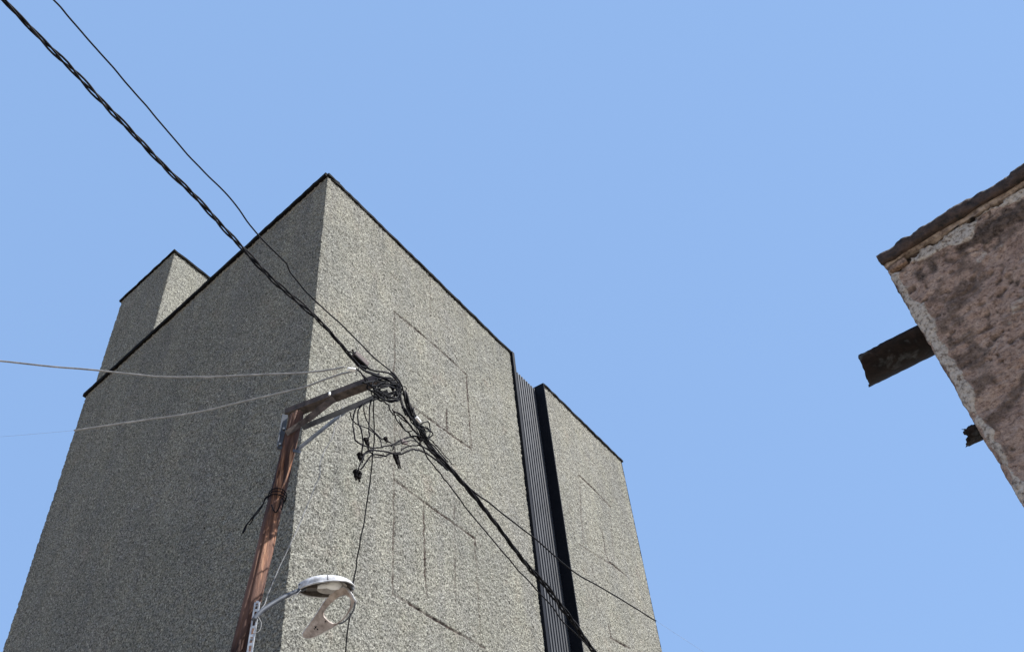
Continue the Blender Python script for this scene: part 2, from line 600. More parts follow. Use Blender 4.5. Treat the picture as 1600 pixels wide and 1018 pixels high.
def coping(name, path, z, over, th, mt, parent, seed, cell=0.12, depth=0.3, waves=0.012):
    """thin flashing that follows the wall head, its outer edge a little uneven"""
    P = [V3((p.x, p.y, 0)) for p in path]
    mbc = MB()
    pts = []
    # mitred outer and inner offsets
    def offs(i, d):
        dirs = []
        if i > 0: dirs.append((P[i] - P[i - 1]).normalized())
        if i < len(P) - 1: dirs.append((P[i + 1] - P[i]).normalized())
        ns_ = [V3((q.y, -q.x, 0)) for q in dirs]
        n_ = sum(ns_, V3()) / len(ns_)
        n_ = n_.normalized()
        return P[i] + n_ * (d / max(0.35, n_.dot(ns_[0])))
    rows = []
    for i in range(len(P) - 1):
        L = (P[i + 1] - P[i]).length
        n_ = max(1, int(L / cell))
        for k in range(n_ + (1 if i == len(P) - 2 else 0)):
            t_ = k / n_
            j = waves * (random.random() - 0.5) * 2
            j2 = waves * (random.random() - 0.5)
            o1 = offs(i, over).lerp(offs(i + 1, over), t_)
            o2 = offs(i, -depth).lerp(offs(i + 1, -depth), t_)
            dn = (o1 - o2).normalized()
            o1 = o1 + dn * j * 0.6
            zz = V3((0, 0, z))
            tb = V3((0, 0, -th + j))
            tt = V3((0, 0, j2))
            rows.append([o1 + zz + tb, o1 + zz + tt * 1.0, o2 + zz + V3((0, 0, 0.012)), o2 + zz + V3((0, 0, -th))])
    vs = [p for r_ in rows for p in r_]
    fs = []
    for i in range(len(rows) - 1):
        a = i * 4
        for k in range(4):
            k2 = (k + 1) % 4
            fs.append((a + k, a + 4 + k, a + 4 + k2, a + k2))
    fs.append((3, 2, 1, 0)); a = (len(rows) - 1) * 4; fs.append((a, a + 1, a + 2, a + 3))
    mbc.add(vs, fs)
    return mbc.build(name, mt, parent)


coping('coping', [Bb, B, A], H + 0.03, 0.055, 0.085, M['coping'], bld, 1, waves=0.008)
coping('coping', [A, S1], H + 0.031, 0.034, 0.058, M['coping'], bld, 2)
coping('coping', [S2, D, D - nR * 3], H + 0.03, 0.034, 0.058, M['coping'], bld, 3, waves=0.014)

# recessed vertical slit: dark trim, corrugated sheet, dark cladding on the right jamb
DEP = 0.26
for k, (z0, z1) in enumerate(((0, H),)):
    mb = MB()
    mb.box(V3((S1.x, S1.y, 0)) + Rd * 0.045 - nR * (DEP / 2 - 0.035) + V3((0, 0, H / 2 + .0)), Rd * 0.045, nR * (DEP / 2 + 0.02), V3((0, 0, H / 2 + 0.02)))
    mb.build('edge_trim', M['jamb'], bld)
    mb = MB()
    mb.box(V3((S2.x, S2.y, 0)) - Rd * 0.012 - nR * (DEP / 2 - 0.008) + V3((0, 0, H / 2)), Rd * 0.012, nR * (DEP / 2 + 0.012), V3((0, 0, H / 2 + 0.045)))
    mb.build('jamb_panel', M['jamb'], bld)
pa = S1 + Rd * 0.09; pb = S2 - Rd * 0.024
Lp = (pb - pa).length
NR = 13
prof = []
for i in range(NR):
    p = Lp / NR
    for fx, dz in ((0.0, 0), (0.30, 0), (0.42, 0.032), (0.86, 0.032), (0.98, 0)):
        prof.append(((i + fx) * p, dz))
prof.append((Lp, 0))
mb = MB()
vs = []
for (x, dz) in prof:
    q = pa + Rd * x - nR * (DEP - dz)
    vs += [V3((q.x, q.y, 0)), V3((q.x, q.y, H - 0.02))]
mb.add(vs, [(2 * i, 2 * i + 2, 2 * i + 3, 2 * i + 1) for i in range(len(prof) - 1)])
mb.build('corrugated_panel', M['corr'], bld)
mb = MB()
q = (pa + pb) / 2 - nR * (DEP + 0.09)
mb.box(V3((q.x, q.y, H / 2)), Rd * (Lp / 2 + .1), nR * 0.08, V3((0, 0, H / 2 - 0.02)))
mb.build('backing_wall', M['render'], bld)

# stair tower on the same roof, at the left
H2 = 19.22
Tl = B - nL * 0.10 - Ld * 0.02
Tc = at_z(249, 366, H2)
Tc = V3((Tc.x, Tc.y, 0)) - nL * 0.10
# bring the tower just behind the wall head
dface = (V3((Tc.x, Tc.y, 0)) - V3((A.x, A.y, 0))).dot(nL)
if dface > -0.14:
    Tc = Tc - nL * (dface + 0.14)
Tc = Tc + Ld * 0.22
Tb = Tc + Rd * 3.2
tw = thing('stair_tower', (Tc.x, Tc.y, H - 0.12), 'small grey roughcast block rising above the left end of the tall building roof', 'building')
relief_wall('wall', [Tl + Rd * 0.4, Tl, Tc, Tb], H - 0.12, H2, 0.024, plain_disp(81), M['render'], tw)
mb = MB()
quad(mb, Tl + Rd * .4, Tl + Rd * 3.2, H - .12, H2); quad(mb, Tl + Rd * 3.2, Tb, H - .12, H2)
mb.build('rear_wall', M['render'], tw)
mb = MB()
mb.add([V3((p.x, p.y, H2 - 0.05)) for p in (Tc, Tb, Tl + Rd * 3.2, Tl)], [(0, 1, 2, 3)])
mb.build('roof', M['rooftop'], tw)
coping('coping', [Tl + Rd * 3.2, Tl, Tc, Tb], H2 + 0.03, 0.045, 0.06, M['coping'], tw, 5)

# ------------------------------------------------------------------ right-hand old building
HK = 6.6
K = at_z(1381, 420, HK)
Ks = V3((K.x, K.y, 0))
Td = -Ld                                          # street wall runs towards the viewer's right
rb = thing('old_building', (K.x, K.y, 0), 'old two storey building with peeling brown plaster and blackened stone coping', 'building')
x_end = Ks + Td * 2.6
nS = nL                                           # outward of the street wall
# rounded corner path: side face -> corner -> street wall
Sd = V3((0.64, 0.768, 0)).normalized()              # the hidden side wall
side0 = Ks + Sd * 1.2
rad = 0.05
arc = [Ks + Sd * rad, Ks + Sd * rad * 0.35 + Td * rad * 0.12, Ks + Td * rad * 0.35 + Sd * rad * 0.12, Ks + Td * rad]


def rb_disp(U, W_):
    s0 = 1.2                                     # path length to the corner
    s = U - s0
    n1 = vnoise(U, W_, 0.5, 201); n2 = vnoise(U, W_, 0.16, 202); n3 = vnoise(U, W_, 0.055, 203); n4 = vnoise(U, W_, 0.026, 204)
    n5 = vnoise(U * 0.75 + W_ * 0.65, W_ * 0.75 - U * 0.65, 0.09, 205)
    top = HK - W_
    # pale plaster left along the corner and, broken, under the coping
    edge = np.clip((0.056 + 0.03 * n2 + 0.02 * n3 + 0.02 * n1 - np.abs(s - 0.03)) / 0.03, 0, 1)
    head = np.clip((0.125 + 0.11 * vnoise(U, W_, 0.22, 210) + 0.04 * n2 + 0.03 * n3 - top) / 0.02, 0, 1) * np.clip((s - 0.12) / .03, 0, 1)
    pale = np.clip(edge + head, 0, 1)
    pale = np.maximum(pale, np.clip((vnoise(U, W_, 0.3, 222) + 0.4 * n3 - 0.62) * 2.4, 0, 0.5))
    grime_shade = np.clip((vnoise(U, W_, 0.28, 230) * 0.8 + 0.5 * n2 + 0.45 * n3 + 0.22 - np.abs(top - 0.24) * 2.4) * 2.2, 0, 1) * (1 - head) * (1 - 0.8 * edge)
    streaks = np.clip((vnoise(s + 0.25 * W_, (W_ - 0.5 * s) * 3.0, 0.34, 240) + 0.7 * n5 + 0.4 * n3 - 0.15) * 1.8, 0, 1)
    grime_shade = np.clip(np.maximum(grime_shade, streaks * 0.75 * (1 - pale)), 0, 1) * 0.9
    crust = np.clip(vnoise(U + 0.3 * n2, W_ * 1.6, 0.075, 260) + 0.6 * n4 + 0.5 * n1 - 0.25, 0, 1)
    d = 0.012 * n1 + 0.009 * n2 + 0.006 * n3 + 0.0060 * n4 + 0.004 * n5 - 0.020 * crust ** 0.8
    grime_shade = np.maximum(grime_shade, np.clip(crust * 1.4, 0, 0.75) * (1 - pale))
    d = d + 0.010 * pale - 0.006 * grime_shade
    # open joint under the coping with chipped notches
    d = d * (1 - 0.6 * np.clip(1 - np.abs(s) / 0.12, 0, 1))
    joint = np.clip((0.023 + 0.004 * n3 + 0.034 * np.clip(vnoise(U, W_ * 0, 0.075, 250) - 0.35, 0, 1) * 2 - top) / 0.006, 0, 1)
    d = d - 0.05 * joint
    grime_shade = np.maximum(grime_shade, joint)  # shade inside the open joint is painted into the colour
    gap = np.clip((0.088 + 0.012 * n3 - np.abs(s - 0.10)) / 0.008, 0, 1) * np.clip((0.078 + 0.01 * n4 - top) / 0.006, 0, 1)
    d = d - 0.03 * gap; grime_shade = np.maximum(grime_shade, gap); joint = np.maximum(joint, gap)  # recess round the brick gets its shade painted in as well
    return d, {'pale': pale * (1 - joint), 'grime_shade': grime_shade}


relief_wall('wall', [side0] + arc + [x_end], 3.0, HK, 0.0105, rb_disp, M['plaster'], rb, 2)
mb = MB()
far = x_end + Td * 7
quad(mb, side0, Ks, 0, 3.0); quad(mb, Ks, far, 0, 3.0); quad(mb, x_end, far, 3.0, HK)
quad(mb, side0 + Sd * 8, side0, 0, HK); quad(mb, far, far + Sd * 9, 0, HK); quad(mb, far + Sd * 9, side0 + Sd * 8, 0, HK)
o = mb.build('lower_wall', M['plaster'], rb)
mb = MB()
mb.add([V3((p.x, p.y, HK + 0.05)) for p in (Ks + Td * .1 + Sd * .1, far, far + Sd * 9, side0 + Sd * 8)], [(0, 1, 2, 3)])
mb.build('roof', M['rooftop'], rb)


def lumpy_band(name, path, prof, mt, parent, seed, amp, cell=0.03):
    """band with a given (out, z) profile swept along the path and knocked about"""
    P = [V3((p.x, p.y, 0)) for p in path]
    fine = []
    for i in range(len(P) - 1):
        L = (P[i + 1] - P[i]).length
        n_ = max(1, int(L / cell))
        for k in range(n_ + (1 if i == len(P) - 2 else 0)):
            fine.append(P[i].lerp(P[i + 1], k / n_))
    n = len(fine); k = len(prof)
    s = np.arange(n) * cell
    U, W_ = np.meshgrid(s, np.arange(k) * 0.045, indexing='ij')
    D1 = vnoise(U, W_, 0.30, seed) * amp + vnoise(U, W_, 0.11, seed + 1) * amp * 0.8 + vnoise(U, W_, 0.05, seed + 2) * amp * 0.5
    D1 = D1 + vnoise(U, W_, 0.024, seed + 7) * amp * 0.45 - np.clip(vnoise(U, W_, 0.07, seed + 8) - 0.45, 0, 1) * amp * 4
    D2 = vnoise(U, W_, 0.35, seed + 3) * amp + vnoise(U, W_, 0.09, seed + 4) * amp * 0.7
    vs = []
    for i in range(n):
        acc = V3()
        for j in range(max(1, i - 3), min(n, i + 4)):
            acc += (fine[j] - fine[j - 1]).normalized()
        d = acc.normalized(); nn = V3((d.y, -d.x, 0))
        for j, (o_, z) in enumerate(prof):
            vs.append(fine[i] + nn * (o_ + D1[i, j]) + V3((0, 0, z + D2[i, j])))
    fs = [(i * k + j, (i + 1) * k + j, (i + 1) * k + (j + 1) % k, i * k + (j + 1) % k) for i in range(n - 1) for j in range(k)]
    fs.append(tuple(range(k))[::-1]); fs.append(tuple((n - 1) * k + j for j in range(k)))
    return mesh_obj(name, vs, fs, mt, parent, True)


slabpath = [Ks + Td * 0.012 + Sd * 0.012, Ks + Td * 0.045, x_end + Td * 1.0]
pr = [(-0.16, 0.03), (0.00, 0.028), (0.046, 0.022), (0.058, 0.034), (0.062, 0.062), (0.060, 0.095), (0.050, 0.118), (0.02, 0.128), (-0.16, 0.13)]
lumpy_band('coping_stone', slabpath, [(a, HK + z) for a, z in pr], M['slab'], rb, 300, 0.0105, 0.016)
pr = [(-0.13, -0.004), (0.0, -0.004), (0.004, -0.003), (0.012, 0.008), (0.012, 0.032), (-0.13, 0.04)]
lumpy_band('mortar_bed', slabpath, [(a, HK + z) for a, z in pr], M['mortar'], rb, 320, 0.0085)
for sx, ln, zz in ((0.10, 0.072, 0.045),):
    mb = MB()
    c = Ks + Td * sx - nS * 0.006 + V3((0, 0, HK - zz))
    mb.box(c, Td * ln, nS * 0.03, V3((0, 0, 0.026)))
    o = mb.build('brick', M['brick'], rb)
    bv = o.modifiers.new('bevel', 'BEVEL'); bv.width = 0.012; bv.segments = 2


def trough(name, base_near, base_far, tip_near, tip_far, radius_down, lab, jag, back, seed):
    """half-round roof spout, open on top"""
    r_ = random.Random(seed)
    mbx = MB()
    nL_, nA = 22, 14
    vs = []
    th = 0.006
    ext = (base_near - tip_near).normalized() * back
    bn, bf = base_near + ext, base_far + ext
    for shell_ in (0, 1):
        for i in range(nL_ + 1):
            t_ = i / nL_
            a = bn.lerp(tip_near, t_); b_ = bf.lerp(tip_far, t_)
            c = (a + b_) / 2; h = (b_ - a) / 2
            for j in range(nA + 1):
                an = math.pi * j / nA
                rr = 1 - (th / h.length if shell_ else 0)
                p = c - h * math.cos(an) * rr - V3((0, 0, 1)) * (math.sin(an) * radius_down * rr)
                p = p + V3([(r_.random() - .5) * jag * 0.25 for _ in range(3)]) * (0 if shell_ else 1)
                if i == nL_:
                    p = p + (tip_near - base_near).normalized() * ((r_.random() - .5) * jag)
                if j in (0, nA):
                    p = p + V3((0, 0, (r_.random() - .6) * jag * 0.7))
                vs.append(p)
    W1 = nA + 1
    off = (nL_ + 1) * W1
    fs = []
    holes = {(7, 2), (14, 3), (11, 12)} if back else set()
    for i in range(nL_):
        for j in range(nA):
            a = i * W1 + j
            fs.append((a, a + 1, a + W1 + 1, a + W1))
            fs.append((off + a, off + a + W1, off + a + W1 + 1, off + a + 1))
    for j in range(nA):
        a = nL_ * W1 + j
        fs.append((a, a + 1, off + a + 1, off + a))
    for i in range(nL_):
        for a in (i * W1, i * W1 + nA):
            fs.append((a, a + W1, off + a + W1, off + a))
    mbx.add(vs, fs)
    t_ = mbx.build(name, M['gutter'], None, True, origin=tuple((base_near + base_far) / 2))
    return tag(t_, lab, 'roof spout', 'rusty roof spouts on the old building')


def spout(px_near_base, px_near_tip, px_far_tip, lab, rd, jag, seed, back=0.15, tipdz=0.0):
    e = at_plane(*px_near_base, Ks, nS) - nS * 0.02
    e = at_plane(*px_near_base, Ks - nS * 0.03, nS)
    tipn = at_plane(*px_near_tip, e, V3((Ld.y, -Ld.x, 0)))
    tipf = at_plane(*px_far_tip, tipn, V3((0, 0, 1)))
    return trough('roof_spout', e, e + (tipf - tipn), tipn, tipf, rd, lab, jag, back, seed)


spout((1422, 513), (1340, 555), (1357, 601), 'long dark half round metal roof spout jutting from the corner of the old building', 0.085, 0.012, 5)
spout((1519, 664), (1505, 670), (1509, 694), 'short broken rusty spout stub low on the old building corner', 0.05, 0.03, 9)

# ------------------------------------------------------------------ wooden pole
P0 = at_z(462, 650, 7.52)
hh = V3((P0.x, P0.y, 0)).normalized()
hs = V3((hh.y, -hh.x, 0))                          # sideways, towards picture right


def PP(px, py, off=0.0):                           # on the upright plane through the pole head (off = metres nearer)
    return at_plane(px, py, P0 - hh * off, hh)


Plow = PP(378, 1018)
axis = (P0 - Plow).normalized()
Pg = P0 - axis * (P0.z / axis.z)
pole = thing('wooden_pole', tuple(Pg), 'leaning reddish brown weathered wooden utility pole in front of the grey building', 'utility pole')
nseg, nring = 40, 240
vs, fs = [], []
aa = axis.orthogonal().normalized(); bb = axis.cross(aa)
s_ = np.linspace(0, (P0 - Pg).length, nring + 1)
AN, SS = np.meshgrid(np.arange(nseg) * 2 * np.pi / nseg, s_)
gro = vnoise(AN * 3 + 0.25 * vnoise(SS, AN, 0.8, 411), SS, 0.9, 401)
c1_ = np.abs(vnoise(AN * 1.0 + 0.15 * vnoise(SS * 0 + SS, AN * 0, 0.5, 402), SS * 0.10, 0.34, 403))
c1_[:, :] = c1_
crack = np.clip(1 - c1_ / 0.16, 0, 1)
small = vnoise(AN * 4, SS, 0.55, 404) * 0.0025 + vnoise(AN, SS, 0.4, 406) * 0.004
Lp_ = s_[-1]
rad_ = 0.066 + (0.100 - 0.066) * (1 - SS / Lp_)
rad_ = rad_ + small - 0.018 * crack
rad_[:, 0] = rad_[:, 0]
bow = 0.02 * np.sin(s_ / Lp_ * math.pi * 2.2)
for i in range(nring + 1):
    c = Pg + axis * s_[i] + hs * float(bow[i]) * 0.5
    for k in range(nseg):
        an = AN[i, k]
        p = c + (aa * math.cos(an) + bb * math.sin(an)) * float(rad_[i, k])
        if i == nring:
            p = p + axis * (0.03 * math.cos(an + 1) + 0.012 * random.random())
        vs.append(p)
for i in range(nring):
    for k in range(nseg):
        k2 = (k + 1) % nseg
        fs.append((i * nseg + k, i * nseg + k2, (i + 1) * nseg + k2, (i + 1) * nseg + k))
mesh_obj('shaft', vs, fs, M['wood'], pole, True)
top = [vs[nring * nseg + k] + axis * 0.002 for k in range(nseg)]
mesh_obj('cut_end', top + [sum(top, V3()) / nseg], [(k, (k + 1) % nseg, nseg) for k in range(nseg)], M['endgrain'], pole)

# ------------------------------------------------------------------ steel bracket on the pole head
br = thing('cable_bracket', tuple(P0), 'steel angle iron bracket on the pole top holding the cable tangle', 'bracket')
Z = V3((0, 0, 1))


def angle_iron(name, p, q, side, w1, w2, mt, t_=0.008):
    mbx = MB()
    p, q = V3(p), V3(q)
    d = (q - p).normalized()
    a = (side - d * side.dot(d)).normalized()
    up = a.cross(d)
    if up.z < 0: up = -up
    mbx.bar(p, q, a, w1, t_)
    mbx.bar(p + a * (w1 / 2 - t_ / 2) + up * (w2 / 2 + t_ / 2), q + a * (w1 / 2 - t_ / 2) + up * (w2 / 2 + t_ / 2), up, w2, t_)
    return mbx.build(name, mt, br)


def zz(px, py, z):
    return at_z(px, py, z)


arm_p, arm_q = zz(449, 650, 7.60), zz(597, 594, 7.60)
angle_iron('top_arm', arm_p, arm_q, -hh, 0.105, 0.06, M['rust'])
mb = MB()
mb.bar(PP(447, 677, 0.09), PP(480, 655, 0.11), Z * 0.9 - hh * 0.4, 0.055, 0.008)
mb.bar(PP(480, 655, 0.11), zz(522, 622, 7.57), Z * 0.9 - hh * 0.4, 0.072, 0.008)
mb.build('side_strap', M['rust'], br)
angle_iron('lower_arm', PP(473, 668, -0.12), zz(606, 612, 7.48), Z * .6 - hh * .8, 0.055, 0.04, M['galv'])
angle_iron('brace', PP(464, 704, -0.10), PP(540, 643, -0.12), Z * .5 - hh * .8, 0.026, 0.022, M['galv'], 0.006)
mb = MB()
mb.bar(PP(446, 648, 0.0), PP(437, 702, 0.0), hs, 0.05, 0.012)
mb.bar(PP(442, 648, 0.02), PP(433, 700, 0.02), hh, 0.05, 0.010)
mb.build('back_plate', M['galv'], br)
mb = MB()
mb.bar(PP(438, 699, 0.03), PP(470, 706, 0.06), Z, 0.03, 0.008)
mb.build('clamp_band', M['galv'], br)
for p in ((437, 696), (443, 672)):
    mb = MB()
    q = PP(*p, 0.04)
    mb.tube([q, q - hh * 0.035], 0.012, 6)
    mb.build('bolt', M['galv'], br)
for q in (zz(515, 614, 7.59),):
    mb = MB()
    mb.tube([q + Z * 0.01, q - Z * 0.022], 0.012, 8)
    mb.build('bolt', M['porcelain'], br)

# ------------------------------------------------------------------ street lamp
lp0 = PP(399, 962, 0.10)
lamp = thing('street_lamp', tuple(lp0), 'broken pale street lamp on a thin arm with its cover hanging open', 'street lamp')
ap = spline([PP(396, 968, 0.12), PP(410, 953, 0.11), PP(440, 934, 0.06), PP(462, 924, 0.03), PP(486, 914, 0.0)], 6)
mb = MB(); mb.tube(ap, 0.020, 10)
mb.build('arm', M['galv'], lamp, True)
h0 = PP(466, 922, 0.0); h1 = PP(553, 918, 0.0)
ax = (h1 - h0); Lh = ax.length; ax.normalize()
ay = (Z.cross(ax)).normalized()                   # sideways of the lamp head
az = ax.cross(ay)
tilt = Matrix.Rotation(math.radians(4), 3, ax)
ay, az = tilt @ ay, tilt @ az


def head_shape(t_):                               # half width along the head, egg shaped
    return 0.158 * (max(0.0, 1 - ((t_ - 0.62) / (0.62 if t_ < 0.62 else 0.38)) ** 2)) ** (0.62 if t_ < .62 else 0.5) + 0.004


def shell_pts(scale, hgt, n=28, k=18):
    v, f = [], []
    for i in range(n + 1):
        t_ = 0.5 - 0.5 * math.cos(math.pi * i / n)
        w_ = head_shape(t_) * scale
        hg = hgt * (max(0.02, math.sin(math.pi * (0.08 + 0.90 * t_) ** 0.8)) ** 0.6)
        for j in range(k + 1):
            an = math.pi * j / k
            p = h0 + ax * (Lh * (0.5 + (t_ - 0.5) * scale)) + ay * (w_ * math.cos(an)) + az * (hg * math.sin(an) ** 0.7 if 0 < j < k else 0)
            v.append(p)
    for i in range(n):
        for j in range(k):
            a = i * (k + 1) + j
            f.append((a, a + 1, a + k + 2, a + k + 1))
    return v, f


v, f = shell_pts(1.0, 0.105)
v2, f2 = shell_pts(0.95, 0.09)
nb = len(v)
rim = [(a, a + 0) for a in ()]
mb = MB(); mb.add(v, f); mb.build('shell', M['shell'], lamp, True)
mb = MB(); mb.add(v2, f2); mb.build('inner_housing', M['lampin'], lamp, True)
# rolled lip round the opening
k = 19
lip = [v[i * k] for i in range(29)] + [v[i * k + 18] for i in range(28, -1, -1)]
mb = MB(); mb.tube(lip + [lip[0]], 0.008, 6); mb.build('lip', M['shell'], lamp, True)
seam = [v[14 * k + j] + az * 0.001 for j in range(19)]
mb = MB(); mb.tube(seam, 0.0035, 5); mb.build('seam_ridge', M['lampin'], lamp, True)
for q in (3, 24):
    for jj in (3, 15):
        c = v[q * k + jj]
        mb = MB(); mb.tube([c - az * 0.004, c + (c - (h0 + ax * Lh * .5)).normalized() * 0.009], 0.008, 6); mb.build('screw', M['galv'], lamp)
cc = h0 + ax * Lh * 0.60 + az * 0.012
mb = MB()
vs, fs = [], []
for i, (r_, z_) in enumerate(((0.112, 0.0), (0.10, 0.012), (0.075, 0.04), (0.04, 0.055), (0.01, 0.058))):
    for j in range(24):
        an = 2 * math.pi * j / 24
        vs.append(cc + ax * (r_ * 1.15 * math.cos(an)) + ay * (r_ * 1.12 * math.sin(an)) + az * z_)
for i in range(4):
    for j in range(24):
        fs.append((i * 24 + j, i * 24 + (j + 1) % 24, (i + 1) * 24 + (j + 1) % 24, (i + 1) * 24 + j))
mb.add(vs, fs); mb.build('reflector', M['reflect'], lamp, True)
mb = MB()
b0 = cc - ax * 0.06 + az * 0.02
bp = [b0 + ax * x for x in (0, .02, .05, .09, .12, .14, .148)]
mb.tube(bp, [0.018, 0.02, 0.034, 0.040, 0.034, 0.018, 0.004], 14)
mb.build('bulb', M['porcelain'], lamp, True)
mb = MB(); mb.tube([b0 - ax * 0.07, b0 + ax * 0.01], 0.022, 12); mb.build('bulb_socket', M['porcelain'], lamp)
mb = MB(); mb.box(h0 + ax * Lh * 0.24 + az * 0.02, ax * 0.045, ay * 0.03, az * 0.016); mb.build('ballast', M['lampin'], lamp)
# cover frame hanging from the tip, face turned down and to the left
hp = PP(545, 919, 0.02)
pn = (nL * 0.80 - Z * 0.55 + nR * 0.05).normalized()


def CF(cxp, cyp, off=0.0):
    return at_plane(440 + cxp / 6.88, 870 + cyp / 6.88, hp + pn * off, pn)


outer = [(655, 318), (600, 340), (520, 405), (450, 490), (390, 590), (320, 690), (262, 770), (216, 832), (236, 862), (280, 873), (350, 856), (430, 815), (520, 768), (600, 722), (665, 668), (722, 600), (768, 530), (790, 470), (762, 405), (715, 340)]
inner = [(650, 405), (600, 436), (555, 470), (505, 520), (470, 560), (450, 592), (455, 630), (480, 662), (515, 692), (555, 712), (598, 708), (648, 668), (695, 618), (728, 565), (748, 510), (752, 470), (738, 432), (705, 405), (690, 400), (670, 400)]
# match by resampling both rings with the same angular parameter
def ring(pts, n):
    c = (610, 560)
    out = []
    P_ = pts + [pts[0]]
    for k_ in range(n):
        an = 2 * math.pi * k_ / n
        dx, dy = math.cos(an), math.sin(an)
        best = None
        for (x1, y1), (x2, y2) in zip(P_[:-1], P_[1:]):
            ex, ey = x2 - x1, y2 - y1
            den = dx * ey - dy * ex
            if abs(den) < 1e-9: continue
            t_ = ((x1 - c[0]) * ey - (y1 - c[1]) * ex) / den
            u_ = ((x1 - c[0]) * dy - (y1 - c[1]) * dx) / den
            if t_ > 0 and -1e-6 <= u_ <= 1 + 1e-6 and (best is None or t_ > best): best = t_
        out.append((c[0] + dx * best, c[1] + dy * best))
    return out


NR_ = 96
ro, ri = ring(outer, NR_), ring(inner, NR_)
vs, fs = [], []
layers = ((ro, 0.0, 1.0), (ro, 0.016, 0.985), (ri, 0.016, 1.0), (ri, 0.0, 1.0))
lay = []
for ringp, off, s__ in layers:
    for (x, y) in ringp:
        x2 = 610 + (x - 610) * s__; y2 = 560 + (y - 560) * s__
        vs.append(CF(x2, y2) + pn * (off - 0.008))
for j in range(NR_):
    j2 = (j + 1) % NR_
    for a in range(4):
        b_ = (a + 1) % 4
        fs.append((a * NR_ + j, a * NR_ + j2, b_ * NR_ + j2, b_ * NR_ + j))
cov = mesh_obj('cover_frame', vs, fs, M['cover'], lamp)
mb = MB(); mb.tube([CF(x, y, -0.002) for x, y in ro] + [CF(*ro[0], -0.002)], 0.006, 6)
mb.build('rim', M['shell'], cov, True)
mb = MB()
for (x, y, r_) in ((365, 755, .011), (385, 772, .009), (352, 768, .007), (378, 742, .006), (470, 688, .008), (360, 738, .005)):
    c = CF(x, y, 0.0095)
    a1 = pn.orthogonal().normalized(); a2 = pn.cross(a1)
    mb = MB(); mb.add([c + (a1 * math.cos(q * .785) + a2 * math.sin(q * .785)) * r_ * random.uniform(.7, 1.2) for q in range(8)], [tuple(range(8))])
    mb.build('rust_hole', M['gutter'], cov)
mb = MB(); mb.tube([CF(700, 330, 0), CF(800, 480, 0)], 0.009, 8); mb.build('hinge', M['shell'], lamp, True)
mb = MB(); mb.tube([CF(745, 300, 0) , CF(770, 350, 0.0)], 0.010, 8); mb.build('latch', M['galv'], lamp)
# perforated strip on the pole that carries the arm
st = thing('perforated_strip', tuple(PP(395, 980, 0.12)), 'white perforated steel strip fixed upright to the wooden pole below the lamp arm', 'mounting strip')
sp, sq = PP(402, 940, 0.10), PP(383, 1062, 0.10)
dd = (sq - sp); LL = dd.length; dd.normalize()
mb = MB()
wv = (hs * 0.9 - hh * 0.35).normalized()
for sgn in (-1, 1):
    mb.bar(sp + wv * (sgn * 0.0175), sq + wv * (sgn * 0.0175), wv, 0.013, 0.006)
nh = int(LL / 0.07)
for i in range(nh + 1):
    c = sp + dd * (LL * i / nh)
    mb.bar(c - dd * 0.011, c + dd * 0.011, wv, 0.0215, 0.006)
mb.bar(sp + wv * 0.024 + hh * 0.012, sq + wv * 0.024 + hh * 0.012, hh, 0.024, 0.005)
mb.build('channel', M['strip'], st)
for fr in (0.06, 0.5):
    mb = MB(); c = sp + dd * (LL * fr); mb.tube([c, c - hh * 0.02], 0.009, 6); mb.build('bolt', M['galv'], st)

# ------------------------------------------------------------------ cables
E0 = at_z(600, 600, 7.5)


def WP(px, py, off=0.0):                            # upright plane through the bracket end, parallel to the sunlit wall
    return at_plane(px, py, E0 + nR * off, nR)


def cable(name, pts, r, mt, label, cat='cable', group=None, n=8, wob=0.0, seg=7):
    c = spline(pts, n)
    if wob: c = wobble(c, wob)
    mbx = MB(); mbx.tube(c, r, seg)
    o = mbx.build(name, M[mt], None, True, origin=tuple(c[0]))
    return tag(o, label, cat, group)


def twisted(name, pts, R_, r, nst, pitch, label, n=14, mt=('cable', 'cable2', 'cable')):
    c = spline(pts, n)
    root = thing(name, tuple(c[0]), label, 'cable bundle')
    L_ = 0
    acc = [0.0]
    for a, b_ in zip(c[:-1], c[1:]):
        L_ += (b_ - a).length; acc.append(L_)
    # even resample
    m2 = int(L_ / (pitch / 12))
    res = []
    j = 0
    for i in range(m2 + 1):
        s = L_ * i / m2
        while j < len(acc) - 2 and acc[j + 1] < s: j += 1
        t_ = (s - acc[j]) / max(1e-9, acc[j + 1] - acc[j])
        res.append(c[j].lerp(c[j + 1], min(1, t_)))
    ph = np.cumsum(rng.uniform(0.75, 1.25, m2 + 1)) * 2 * math.pi / 12
    slack = np.interp(np.arange(m2 + 1), np.arange(0, m2 + 12, 9), rng.uniform(0.6, 1.9, len(np.arange(0, m2 + 12, 9))))
    for q in range(nst):
        path = []
        for i, p in enumerate(res):
            t_ = (res[min(i + 1, m2)] - res[max(i - 1, 0)]).normalized()
            a = (Z - t_ * t_.z).normalized(); b_ = t_.cross(a)
            an = ph[i] + 2 * math.pi * q / nst
            path.append(p + (a * math.cos(an) + b_ * math.sin(an)) * R_ * (slack[i] if q else 1))
        mbx = MB(); mbx.tube(path, r, 6)
        mbx.build('strand', M[mt[q % len(mt)]], root, True)
    return root


def zpath(pts, z_of):                              # sight points given a height that changes evenly along the run
    n_ = len(pts) - 1
    return [at_z(x, y, z_of[0] + (z_of[1] - z_of[0]) * i / n_) for i, (x, y) in enumerate(pts)]


